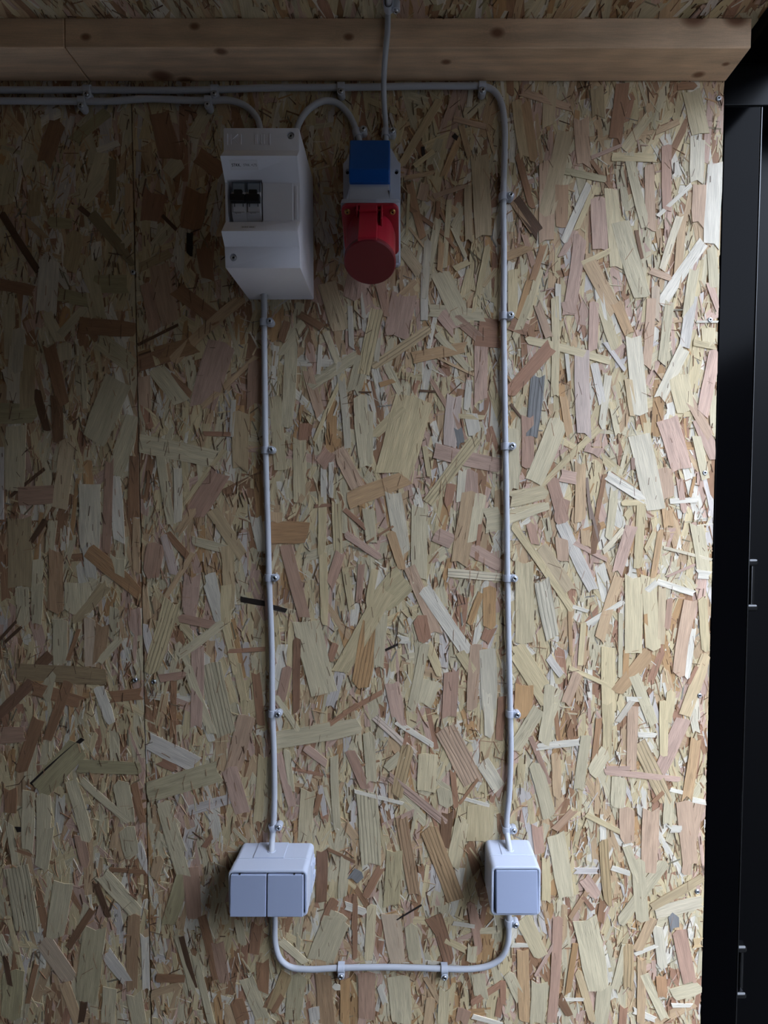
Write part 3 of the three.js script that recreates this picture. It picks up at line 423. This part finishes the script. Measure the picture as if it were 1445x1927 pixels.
const A6 = [[947, 371, 'uppermost clip on the right-hand vertical cable, beside a dark flake'], [947.5, 595, 'second clip from the top on the right-hand vertical cable'], [951, 840, 'third clip from the top on the right-hand vertical cable'], [954.5, 1088, 'fourth clip from the top on the right-hand vertical cable'], [960, 1343, 'fifth clip from the top on the right-hand vertical cable'], [953.5, 1561, 'clip on the cable just above the single switch', 0.1]];
for (const [x, y, l, r] of A6) clip(base(x, y), r ?? 0, l);
clip(base(642, 1821.5), DOWN, 'left clip on the bottom run of the U-shaped cable');
clip(base(836, 1823), DOWN, 'right clip on the bottom run of the U-shaped cable');
clip(base(957.5, 1736), 0, 'clip half hidden under the single switch');
{ const p = at(731, 8, 0.083); p.y = CEIL - 0.0009; clip(p, 0, 'clip on the ceiling holding the thin cable, at the top edge', [Math.PI / 2, 0, 0.05]); }

// ---------------------------------------------------------------- fuse box with two breakers
{
  const Y = (py, z) => at(500, py, z).y, x0 = at(424, 505, 0.107).x, x1 = at(565.5, 503, 0.107).x, xm = (x0 + x1) / 2;
  const yb = Y(505, 0.107), yt = Y(242, 0.107), O = new THREE.Vector3(xm, yb, 0.0009), L = (y) => y - yb;
  const g = thing('fuse_box', O, 'white plastic fuse box with two black-switched breakers, left of the red socket', 'fuse box');
  const hw = (x1 - x0) / 2, mz = 0.104, m0 = L(Y(417, mz)), m1 = L(Y(345, mz)), r0 = L(Y(435.5, 0.122)), r1 = L(Y(294, 0.122)), H = L(yt);
  const c0 = L(Y(465, 0.1095)), c1 = L(Y(284, 0.1075));
  const body = extrudeYZ([[0, 0], [0.107, 0], [0.1095, c0], [0.122, r0], [mz, m0], [mz, m1], [0.122, r1], [0.1075, c1], [0.107, H], [0, H]], -hw, hw, 0.0016);
  const bx0 = at(435, 380, 0.108).x - xm, cav0 = -hw + 0.0032, cav1 = bx0 + 0.0365;
  const sc = [[547, 256, 0.107], [439, 485, 0.108]].map(([a, b, z]) => { const p = at(a, b, z); return [p.x - xm, L(p.y), z]; });
  const box = cut(body, rbox(cav1 - cav0, m1 - m0 + 0.004, 0.06, 0.0002, (cav0 + cav1) / 2, (m0 + m1) / 2 + 0.0006, 0.1), ...sc.map(([x, y, z]) => cyl(0.0044, 0.02, x, y, z - 0.0032)), cyl(0.0056, 0.03, at(497, 562, 0.0158).x - xm, 0, 0).rotateX(Math.PI / 2).translate(0, 0.01, 0.0158));
  part('body', box, boxPlastic, g);
  for (const [x, y, z] of sc) screw(g, [x, y, z - 0.0016], 1.2);
  // blank cover beside the breakers with its slot
  const cx1 = at(552, 380, mz).x - xm, ch = m1 - m0 - 0.0008;
  const cover = part('blank_cover', rbox(cx1 - cav1 - 0.0006, ch, 0.006, 0.0008, (cx1 + cav1) / 2, (m0 + m1) / 2, mz - 0.0021), boxPlastic, g);
  part('rail', rbox(0.0032, ch * 0.9, 0.003, 0.0006, cx1 + 0.0034, (m0 + m1) / 2 - 0.001, mz - 0.0006), boxPlastic, cover);
  // raised lettering at the top: bars and a K
  const em = [], bar = (px, y0, y1, w = 0.0006) => { const p = at(px, 262, 0.107); em.push(rbox(w, y1 - y0, 0.0012, 0.0003, p.x - xm, (y0 + y1) / 2, 0.1074, 1)); };
  const e0 = L(Y(273, 0.107)), e1 = L(Y(254, 0.107)), eh = e1 - e0; bar(428.5, e0 - 0.0005, e1 + 0.0008, 0.0009); bar(508, e0 - 0.0008, e1 + 0.0008, 0.0009);
  const seg = (pxa, ya, pxb, yb2) => { const a = at(pxa, 262, 0.107).x - xm, b = at(pxb, 262, 0.107).x - xm, len = Math.hypot(b - a, yb2 - ya), q = rbox(0.0007, len, 0.0012, 0.0003, 0, 0, 0, 1); q.rotateZ(-Math.atan2(b - a, yb2 - ya)); q.translate((a + b) / 2, (ya + yb2) / 2, 0.1074); em.push(q); };
  seg(435, e0, 435, e1); seg(437.5, e0 + eh * 0.5, 448, e1); seg(440, e0 + eh * 0.55, 449, e0); seg(454, e0, 454, e1); seg(481, e0, 481, e1); seg(484, e0, 484, e1); seg(484.5, e1, 492, e0); seg(492.5, e0, 492.5, e1); seg(497, e0, 504, e0); seg(497, e0, 497, e1);
  part('raised_lettering', join(...em), boxPlastic, g);
  // stuck-on labels
  function label(text, w, h, px, font) {
    const c = document.createElement('canvas'); c.width = 256; c.height = Math.round(256 * h / w); const x = c.getContext('2d'); x.fillStyle = '#e8e8ee'; x.fillRect(0, 0, c.width, c.height);
    x.fillStyle = '#15151c'; x.font = font; x.textAlign = 'center'; x.textBaseline = 'middle'; x.fillText(text, c.width / 2, c.height / 2); const t = new THREE.CanvasTexture(c); t.colorSpace = THREE.SRGBColorSpace;
    return [new THREE.BoxGeometry(w, h, 0.00025), [0, 1, 2, 3, 4, 5].map((i) => i === 4 ? std('#ffffff', 0.5, { map: t }) : boxPlastic)];
  }
  const slopeUp = Math.atan2(0.122 - mz, r1 - m1), mid = (r1 + m1) / 2;
  for (const [text, px, w, font] of [['STKK.', 445, 0.0145, 'bold 74px sans-serif'], ['STKK. +LTS', 471, 0.0185, '46px sans-serif']]) {
    const [ge, ma] = label(text, w, 0.0105, px, font), z = (0.122 + mz) / 2 + 0.003, m = part('label', ge, ma, g, [at(px, 310, z).x - xm, mid + 0.0034, (0.122 + mz) / 2 + 0.0034 * Math.tan(slopeUp) + 0.0003]); m.rotation.x = slopeUp; m.userData.label = 'small printed circuit label';
  }
  const slopeDn = Math.atan2(0.122 - mz, m0 - r0);
  { const [ge, ma] = label('MAX 40A', 0.018, 0.0075, 465, 'bold 50px sans-serif'), m = part('label', ge, ma, g, [at(466, 431, 0.118).x - xm, (r0 * 0.62 + m0 * 0.38), 0.122 * 0.62 + mz * 0.38 + 0.0003]); m.rotation.x = -slopeDn; m.userData.label = 'printed rating label'; }
  // breakers
  for (let k = 0; k < 2; k++) {
    const bx = bx0 + 0.00885 + k * 0.0177, cy = (m0 + m1) / 2, hh = (m1 - m0) / 2, W = 0.0174;
    const b = part('breaker', extrudeYZ([[0.072, cy - hh - 0.001], [0.098, cy - hh - 0.001], [0.1065, cy - hh + 0.009], [0.1065, cy + 0.0055], [0.1075, cy + 0.0065], [0.1075, cy + hh - 0.0125], [0.1045, cy + hh - 0.0118], [0.1045, cy + hh], [0.072, cy + hh]], bx - W / 2, bx + W / 2, 0.0005), std('#c9c9cf', 0.5), g);
    b.userData.label = 'modular circuit breaker';
    part('label_window', rbox(W * 0.82, 0.0108, 0.0012, 0.0004, bx, cy + hh - 0.0064, 0.1049), greyPlate, b);
    part('window_frame', join(rbox(0.0012, 0.0125, 0.0018, 0.0003, bx - W * 0.44, cy + hh - 0.006, 0.1052), rbox(0.0012, 0.0125, 0.0018, 0.0003, bx + W * 0.44, cy + hh - 0.006, 0.1052), rbox(W * 0.9, 0.001, 0.0018, 0.0003, bx, cy + hh - 0.0006, 0.1052)), std('#4f5a66', 0.4), b);
    part('toggle', join(rbox(W * 0.56, 0.0075, 0.006, 0.0008, bx, cy + 0.0079, 0.1075), rbox(W * 0.99, 0.0079, 0.0075, 0.0009, bx, cy + 0.0006, 0.1105)), dark, b);
    const pl = part('rating_plate', rbox(W * 0.84, 0.0105, 0.0006, 0.0002, bx, cy - 0.0082, 0.1067), std('#d4d3d8', 0.5), b);
    part('print', join(rbox(W * 0.8, 0.0004, 0.0002, 0.0001, bx, cy - 0.0131, 0.1071), rbox(0.0005, 0.0098, 0.0002, 0.0001, bx - W * 0.4, cy - 0.0082, 0.1071), rbox(0.0009, 0.004, 0.0002, 0.0001, bx - W * 0.28, cy - 0.0052, 0.1071), rbox(0.0009, 0.0035, 0.0002, 0.0001, bx + W * 0.3, cy - 0.0052, 0.1071)), std('#22222c', 0.6), pl);
    const cv = document.createElement('canvas'); cv.width = 256; cv.height = 96; const x2 = cv.getContext('2d'); x2.fillStyle = '#d4d3d8'; x2.fillRect(0, 0, 256, 96); x2.fillStyle = '#1c1c26'; x2.font = 'bold 62px sans-serif'; x2.textAlign = 'center'; x2.fillText('legrand', 122, 66); const tx = new THREE.CanvasTexture(cv); tx.colorSpace = THREE.SRGBColorSpace;
    const lm = part('maker_print', new THREE.PlaneGeometry(0.0085, 0.0032), std('#ffffff', 0.5, { map: tx }), pl, [bx - 0.001, cy - 0.0139, 0.10665]);
  }
}

// ---------------------------------------------------------------- blue and red socket
{
  const cx = at(697, 430, 0.06).x - 0.0, Y = (py, z) => at(700, py, z).y, yb = Y(503, 0.002);
  const g = thing('power_socket', new THREE.Vector3(cx, yb, 0.0009), 'wall socket unit with blue upper lid and angled red industrial outlet', 'socket'), L = (y) => y - yb;
  const plateT = L(Y(286, 0.002)), earY = L(Y(326, 0.006)), xl = at(646, 320, 0.006).x - cx, xr = at(753.5, 320, 0.004).x - cx;
  // back plate with two eared corners
  const s = new THREE.Shape(), w2 = xr, w1 = xl; s.moveTo(w1 + 0.006, 0); s.lineTo(w2 - 0.003, 0); s.lineTo(w2, 0.003); s.lineTo(w2, earY + 0.011); s.lineTo(w2 - 0.004, earY + 0.015); s.lineTo(w2 - 0.012, plateT); s.lineTo(w1 + 0.012, plateT); s.lineTo(w1 + 0.004, earY + 0.015); s.lineTo(w1, earY + 0.011); s.lineTo(w1, 0.012); s.closePath();
  for (const hx of [w1 + 0.006, w2 - 0.0055]) { const h = new THREE.Path(); h.absellipse(hx, earY, 0.0026, 0.0032, 0, Math.PI * 2, true); s.holes.push(h); }
  part('back_plate', slab(s, 0.009, 0.0008), whitePlastic, g);
  for (const hx of [w1 + 0.006, w2 - 0.0055]) part('screw_hole', cyl(0.0032, 0.003, hx, earY, 0.0008, 20), hole, g);
  // tilt of the red outlet
  const fw = (at(750, 385, 0.094).x - at(641.5, 385, 0.094).x), ft = L(Y(383, 0.094)), tilt = 60 * Math.PI / 180, fh = 0.068;
  const top = new THREE.Vector3(0, ft, 0.094), dn = new THREE.Vector3(0, -Math.cos(tilt), -Math.sin(tilt)), nn = new THREE.Vector3(0, -Math.sin(tilt), Math.cos(tilt));
  const fb = top.clone().addScaledVector(dn, fh + 0.004), fxc = at(695.8, 385, 0.094).x - cx, hwL = fw / 2 + 0.0008;
  // housing: narrow neck above, wide sloping case below
  const nL = at(657, 350, 0.072).x - cx, nR = at(733, 350, 0.072).x - cx, nT = L(Y(268, 0.058)) + 0.003;
  const neck = extrudeYZ([[0.004, nT - 0.008], [0.052, nT - 0.004], [0.066, L(Y(330, 0.07))], [0.078, ft + 0.012], [0.088, ft + 0.001], [0.004, ft - 0.004]].reverse(), nL, nR, 0.0012);
  const lower = extrudeYZ([[0.004, ft + 0.0175], [0.079, ft + 0.0125], [0.092, ft + 0.0015], [fb.z, fb.y], [0.004, Math.max(0.003, fb.y - 0.012)]].reverse(), fxc - hwL, fxc + hwL, 0.0014);
  // concave shoulders where the neck widens
  const sh = (sx) => { const q = new THREE.Shape(), e = sx > 0 ? nR : nL, o = fxc + sx * hwL, up = 0.014; q.moveTo(e, 0); q.lineTo(o, 0); q.quadraticCurveTo(e + (o - e) * 0.15, up * 0.12, e, up); q.closePath(); const ge = new THREE.ExtrudeGeometry(q, { depth: 0.07, bevelEnabled: false, curveSegments: 8 }); ge.translate(0, ft + 0.0122, 0.006); return ge; };
  part('housing', toCreasedNormals(join(neck, lower, sh(1), sh(-1)), 0.5), whitePlastic, g);
  // blue hinged lid
  const bl0 = Y(344.5, 0.074), bl1 = Y(319.5, 0.079), bl2 = Y(266, 0.06), bxL = at(656.5, 330, 0.077).x - cx, bxR = at(733.5, 330, 0.077).x - cx;
  const lid = part('blue_lid', extrudeYZ([[0.05, L(bl2)], [0.0615, L(bl2) - 0.0002], [0.079, L(bl1) + 0.001], [0.079, L(bl1) - 0.001], [0.0745, L(bl0)], [0.05, L(bl0)]].reverse(), bxL, bxR, 0.0016), bluePlastic, g); lid.userData.label = 'blue hinged socket lid';
  // red outlet, built along its own axis then tilted
  const r = new THREE.Group(); r.name = 'red_outlet'; g.add(r); r.userData.label = 'angled red five-pin outlet with sprung lid';
  const ctr = top.clone().addScaledVector(dn, fh / 2); r.position.set(fxc, ctr.y, ctr.z); r.rotation.x = tilt;
  part('flange', slab(rrect(fw, fh, 0.008), 0.006, 0.001, -0.001), redPlastic, r);
  const rad = 0.0308, len = 0.057;
  const sleeve = new THREE.LatheGeometry([[rad * 0.92, 0], [rad, 0.012], [rad, len - 0.004], [rad * 0.94, len - 0.003], [0, len - 0.003]].map((a) => new THREE.Vector2(...a)), 48); sleeve.rotateX(Math.PI / 2);
  part('sleeve', toCreasedNormals(sleeve.toNonIndexed(), 0.6), redPlastic, r, [0, -0.001, 0.003]);
  const disc = new THREE.LatheGeometry([[rad + 0.0008, 0], [rad + 0.0008, 0.0042], [rad - 0.0006, 0.0056], [0, 0.0058]].map((a) => new THREE.Vector2(...a)), 48); disc.rotateX(Math.PI / 2);
  part('lid', toCreasedNormals(disc.toNonIndexed(), 0.6), redLid, r, [0, -0.001, len]);
  // hinge arm on the upper side of the sleeve, with side cheeks
  const armW = 0.0225, ax = at(693, 420, 0.1).x - cx - fxc;
  part('hinge_arm', join(rbox(armW, 0.007, len + 0.004, 0.0015, ax, rad - 0.0015, len / 2 + 0.0025), rbox(armW * 0.96, 0.005, 0.012, 0.0015, ax, rad + 0.0022, 0.01)), redPlastic, r);
  part('hinge_cheek', rbox(0.0022, 0.0105, 0.028, 0.0008, ax + armW / 2 + 0.0048, rad - 0.001, 0.018), redPlastic, r);
  part('hinge_cheek', rbox(0.0022, 0.0105, 0.012, 0.0008, ax - armW / 2 - 0.0022, rad - 0.001, 0.009), redPlastic, r);
  part('hinge_pin', (() => { const q = new THREE.CylinderGeometry(0.0016, 0.0016, armW + 0.012, 12); q.rotateZ(Math.PI / 2); q.translate(ax + 0.001, rad + 0.0005, 0.0105); return q; })(), redPlastic, r);
  for (const sx of [-1, 1]) screw(r, [sx * (fw / 2 - 0.0075), fh / 2 - 0.0075, 0.0056], 1.2, brass);
}

// ---------------------------------------------------------------- double socket and single switch
function surfaceBox(name, label, category, xa, xb, ya, yb, depth, build) {   // pixel edges of the front face
  const a = at(xa, ya, depth), b = at(xb, yb, depth), w = b.x - a.x, h = a.y - b.y, g = thing(name, new THREE.Vector3((a.x + b.x) / 2, (a.y + b.y) / 2, 0.0009), label, category);
  const split = depth * 0.58;
  part('base_box', slab(rrect(w * 0.988, h * 0.985, 0.0068), split - 0.0002, 0.0006), whitePlastic, g);
  const ring = rrect(w, h, 0.0072), win = rrect(w - 0.0075, h - 0.0085, 0.003, THREE.Path); ring.holes.push(win);
  part('front_frame', slab(ring, depth - split, 0.0017, split), whitePlastic, g);
  part('face_plate', rbox(w - 0.007, h - 0.008, 0.004, 0.0004, 0, 0, depth - 0.0085), lidPlastic, g);
  build(g, w, h, depth, split); return g;
}
surfaceBox('double_socket', 'white double wall socket with two flat hinged lids, at the lower left', 'socket', 429.5, 579, 1637, 1724.5, 0.064, (g, w, h, d, sp) => {
  // entry slide on top with a groove each side
  const hx = at(511, 1601, 0.0225).x - g.position.x;
  part('entry_slide', rbox(w * 0.4, 0.0016, sp - 0.001, 0.0005, hx - 0.001, h / 2 + 0.0001, sp / 2), whitePlastic, g);
  part('entry_grommet', (() => { const q = new THREE.TorusGeometry(R + 0.0006, 0.0009, 8, 24); q.rotateX(Math.PI / 2); q.translate(hx, h / 2 + 0.001, 0.0222); return q; })(), whitePlastic, g);
  const lw = (w - 0.0085) / 2;
  for (const sx of [-1, 1]) {
    const lid = new THREE.Group(); lid.name = 'lid'; lid.position.set(sx * (lw / 2 + 0.0004) - 0.0008, h / 2 - 0.0058, d - 0.004); lid.rotation.x = -0.1; g.add(lid);
    part('flap', rbox(lw - 0.0007, h - 0.0098, 0.0065, 0.0011, 0, -(h - 0.0098) / 2, 0.0028), lidPlastic, lid);
    part('hinge_knuckle', join(rbox(0.0022, 0.0018, 0.003, 0.0003, sx * lw * 0.24, 0.0004, 0.004), rbox(0.0008, 0.0022, 0.003, 0.0002, sx * lw * 0.47, 0.0002, 0.004)), dark, lid);
  }
  // stepped knock-outs on the right-hand side
  part('side_knockout', join(rbox(0.0028, h * 0.62, sp * 0.75, 0.0006, w / 2 - 0.0006, -0.002, sp * 0.48), rbox(0.003, 0.01, 0.012, 0.0008, w / 2 + 0.001, 0.009, 0.012), rbox(0.003, 0.01, 0.012, 0.0008, w / 2 + 0.001, -0.008, 0.012)), whitePlastic, g);
});
surfaceBox('wall_switch', 'white single rocker switch box with square button, at the lower right', 'switch', 924, 1016.5, 1630.5, 1722.5, 0.064, (g, w, h, d, sp) => {
  part('rocker', rbox(w - 0.0108, h - 0.0102, 0.007, 0.0014, 0.0004, 0, 0, 3), lidPlastic, g, [0.0007, 0.0002, d - 0.0012]).rotation.x = -0.085;
  const hx = at(959, 1600, 0.027).x - g.position.x;
  part('entry_slide', rbox(w * 0.55, 0.0012, sp * 0.75, 0.0004, 0.004, h / 2 - 0.0003, sp * 0.6), whitePlastic, g);
  part('entry_grommet', (() => { const q = new THREE.TorusGeometry(R + 0.0006, 0.0009, 8, 24); q.rotateX(Math.PI / 2); q.translate(hx, h / 2 + 0.0003, 0.0268); return q; })(), whitePlastic, g);
});

renderer.render(scene, camera);
